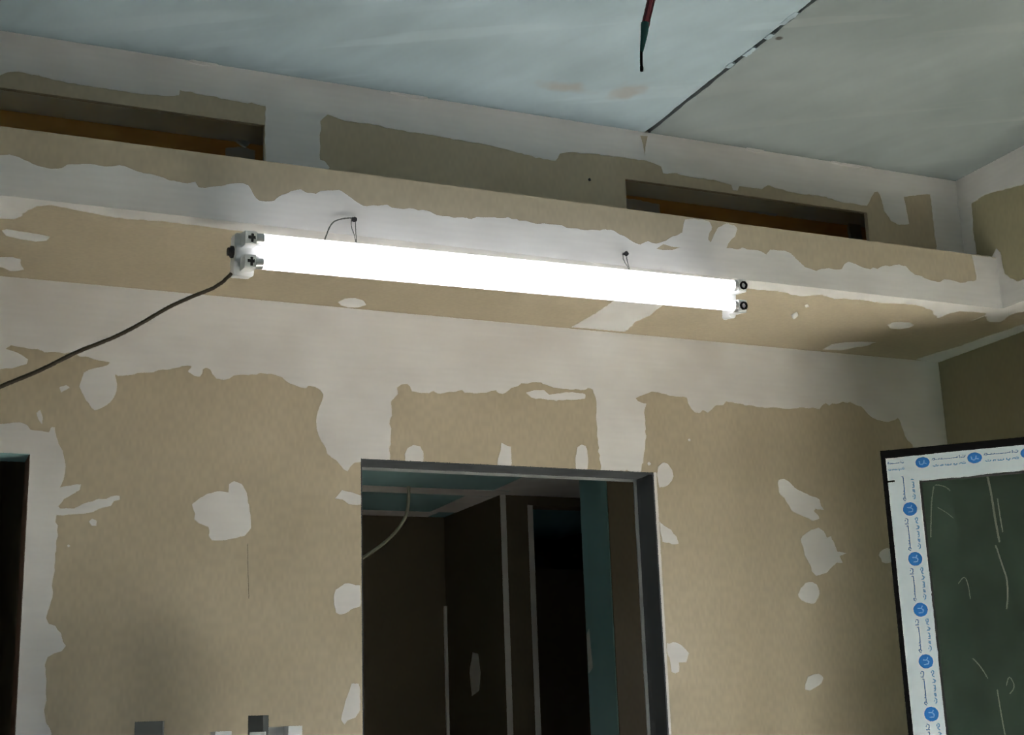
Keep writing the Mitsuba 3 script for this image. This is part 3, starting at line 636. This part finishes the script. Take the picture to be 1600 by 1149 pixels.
# two lines of print, drawn in a frame with u along the tape and v up, 0.084 m long
script = strokes([[(0.000, 0.0020), (0.003, 0.0060), (0.007, 0.0065), (0.008, 0.0025), (0.004, 0.0000)], [(0.008, 0.0025), (0.012, 0.0018), (0.060, 0.0018)],
                  [(0.018, 0.0018), (0.018, 0.0050)], [(0.025, 0.0018), (0.025, 0.0042)], [(0.060, 0.0018), (0.064, 0.0018), (0.064, 0.0055)],
                  [(0.070, 0.0008), (0.070, 0.0088)], [(0.073, 0.0030), (0.076, 0.0010), (0.082, 0.0010), (0.084, 0.0060)], [(0.078, 0.0080), (0.080, 0.0080)]], 0.00105)
blocks = strokes([[(0.002, 0.0050), (0.005, 0.0018), (0.012, 0.0016), (0.015, 0.0050)], [(0.008, 0.0070), (0.010, 0.0070)],
                  [(0.020, 0.0018), (0.023, 0.0055), (0.027, 0.0052), (0.026, 0.0020), (0.020, 0.0018)],
                  [(0.033, 0.0020), (0.046, 0.0018)], [(0.033, 0.0020), (0.033, 0.0055)], [(0.039, 0.0020), (0.039, 0.0050)], [(0.046, 0.0018), (0.047, 0.0055)],
                  [(0.054, 0.0070), (0.054, 0.0020), (0.061, 0.0016), (0.062, 0.0045)], [(0.057, -0.0005), (0.059, -0.0005)],
                  [(0.068, 0.0020), (0.071, 0.0060), (0.075, 0.0055), (0.075, 0.0020), (0.082, 0.0018), (0.083, 0.0052)], [(0.078, 0.0075), (0.081, 0.0075)]], 0.00125)
disc = Point(0, 0).buffer(0.0178, 12)
swash = strokes([[(-0.008, 0.004), (-0.007, -0.005), (-0.001, -0.007), (0.003, -0.002), (0.004, 0.006)], [(0.003, -0.002), (0.009, -0.005)]], 0.0014)


def printed(pol, M, depth=0.0004):
    return extrude(pol, depth, M)


def local(ax, ay, o):
    """Frame on the sash's face: ax, ay are 2D directions there, o the origin."""
    a = np.array([*ax, 0.0]); b = np.array([*ay, 0.0])
    return SM @ mat4(a, b, [0, 0, 1], [*o, 0.0])


for i in range(10):
    v = -0.161 - 0.1305 * i
    obj('logo_disc', printed(disc, local((1, 0), (0, 1), (0.0615, v))), 'm_blue', t_side)
    obj('logo_mark', printed(swash, local((0, 1), (-1, 0), (0.0615, v)), 0.0007), 'm_blue_light', t_side)
for i in range(11):
    v = -0.161 - 0.1305 * i + 0.0225
    if v + 0.084 > -0.03:
        v = -0.1385
    # reads upward along the strip
    obj('lettering', printed(script, local((0, 1), (-1, 0), (0.054, v)), 0.0004), 'm_ink', t_side)
    obj('lettering', printed(blocks, local((0, 1), (-1, 0), (0.0795, v + 0.001)), 0.0004), 'm_ink_blue', t_side)
for i in range(5):
    u = 0.1055 + 0.1310 * i
    y = -0.0415 - 0.0008 * i
    e = shapely.affinity.scale(disc, 1.03, 0.80, origin=(0, 0))
    obj('logo_disc', printed(e, local((1, 0), (0, 1), (u, y)), 0.0006), 'm_blue', t_top)
    obj('logo_mark', printed(shapely.affinity.scale(swash, 1, .8, origin=(0, 0)), local((1, 0), (0, 1), (u, y)), 0.0009), 'm_blue_light', t_top)
for u in [0.016] + [0.1055 + 0.131 * i + 0.024 for i in range(5)]:
    f_ = 0.5 if u < 0.05 else 1.0
    obj('lettering', printed(shapely.affinity.scale(script, f_, 0.8, origin=(0, 0)), local((1, 0), (0, 1), (u, -0.0385)), 0.0006), 'm_ink', t_top)
    obj('lettering', printed(shapely.affinity.scale(blocks, f_, 0.75, origin=(0, 0)), local((1, 0), (0, 1), (u, -0.0560)), 0.0006), 'm_ink_blue', t_top)
# dried smears and scratches on the glass
sm = [([(0.125, -0.105), (0.115, -0.15), (0.107, -0.21), (0.104, -0.235)], 0.0016), ([(0.13, -0.10), (0.15, -0.105), (0.165, -0.118)], 0.0013),
      ([(0.262, -0.092), (0.266, -0.14), (0.268, -0.20), (0.272, -0.26)], 0.0026), ([(0.280, -0.15), (0.281, -0.20), (0.283, -0.235)], 0.0016),
      ([(0.262, -0.27), (0.272, -0.32), (0.279, -0.36), (0.276, -0.40), (0.270, -0.43)], 0.0020), ([(0.16, -0.36), (0.175, -0.345), (0.185, -0.40)], 0.0010),
      ([(0.175, -0.55), (0.19, -0.57), (0.205, -0.60)], 0.0013), ([(0.13, -0.16), (0.15, -0.175), (0.165, -0.19)], 0.0010), ([(0.248, -0.62), (0.258, -0.60), (0.266, -0.62), (0.254, -0.64)], 0.0012),
      ([(0.225, -0.63), (0.228, -0.70), (0.232, -0.75)], 0.0016)]
for l, r in sm:
    obj('smear', extrude(LineString(spline([(*q, 0) for q in l], 14)[:, :2]).buffer(r, 2), 0.0002, SM @ mat4([1, 0, 0], [0, 1, 0], [0, 0, 1], [0, 0, -0.0249])), 'm_smear', sash)

# ------------------------------------------------------------------ profiles standing against the wall
GRP = 'profiles standing in front of the wall by the middle doorway'


def channel(w, d, t_, h):
    p = box(-w / 2, -d / 2, w / 2, d / 2).buffer(-0.001).buffer(0.001).difference(box(-w / 2 + t_, -d / 2 + t_, w / 2 - t_, d / 2 + 1))
    p = p.union(box(-w / 2, d / 2 - t_, -w / 2 + 0.009, d / 2)).union(box(w / 2 - 0.009, d / 2 - t_, w / 2, d / 2))
    return trimesh.creation.extrude_polygon(p, h, engine='earcut')


def hollow(w, d, h):
    p = box(-w / 2, -d / 2, w / 2, d / 2).difference(box(-w / 2 + 0.0025, -d / 2 + 0.0025, w / 2 - 0.0025, d / 2 - 0.0025)).union(box(-0.001, -d / 2, 0.001, d / 2))
    return trimesh.creation.extrude_polygon(p, h, engine='earcut')


def stand(mesh, x, y, h, rz, lean=0.0):
    R = trimesh.transformations.rotation_matrix
    M = R(math.radians(-lean), [1, 0, 0]) @ R(math.radians(rz), [0, 0, 1])
    m = place(mesh, M)
    m.apply_translation((0, 0, -m.vertices[:, 2].min()))
    m.apply_scale((1, 1, h / m.vertices[:, 2].max()))
    top = m.vertices[m.vertices[:, 2] > h - 0.02].mean(0)
    m.apply_translation((x - top[0], y - top[1], 0))
    return m


for x, y, h, w, d, rz, kind, mat, lb in [
        (0.584, 3.33, 1.499, 0.062, 0.04, -14, 'c', 'm_stud', 'dark grey steel stud standing alone in front of the wall, leftmost profile'),
        (0.823, 3.30, 1.505, 0.038, 0.030, -38, 'c', 'm_stud', 'tallest dark steel stud in the bundle of profiles by the doorway'),
        (0.742, 3.31, 1.472, 0.040, 0.028, 10, 'h', 'm_pvc', 'leftmost white plastic profile of the bundle beside the tallest dark stud'),
        (0.812, 3.25, 1.468, 0.034, 0.024, -20, 'h', 'm_pvc', 'white plastic profile in front of the tallest dark stud'),
        (0.872, 3.33, 1.478, 0.044, 0.030, 0, 'c', 'm_galvanised', 'grey galvanised stud between the tallest dark stud and a white profile'),
        (0.908, 3.30, 1.479, 0.034, 0.026, 6, 'h', 'm_pvc', 'rightmost white plastic profile of the bundle')]:
    f_ = 3.13 / 3.30
    x, y, h, w, d = x * f_, y * f_, 1.45 + (h - 1.45) * f_, w * f_, d * f_
    if kind == 'c':
        k = thing('steel_stud', lb, 'metal profile', GRP)
        scene[k] = mikit.ply(stand(channel(w, d, 0.002, h), x, y, h, rz), mat)
    else:
        k = thing('plastic_profile', lb, 'plastic profile', GRP)
        scene[k] = mikit.ply(stand(hollow(w, d, h), x, y, h, rz), mat)

# ------------------------------------------------------------------ cable in the back room
k = thing('hall_cable', 'pale cable drooping from the ceiling of the dark room behind the middle doorway', 'cable')
scene[k] = mikit.ply(tube(spline([(1.893, 5.2, 2.405), (1.891, 5.2, 2.338), (1.885, 5.2, 2.299), (1.868, 5.2, 2.261), (1.828, 5.2, 2.21), (1.775, 5.2, 2.164), (1.697, 5.2, 2.113), (1.632, 5.2, 2.082), (1.3, 5.3, 1.97), (0.72, 5.4, 1.9)], 60), 0.007, 8), 'm_cord_pale', smooth=True)
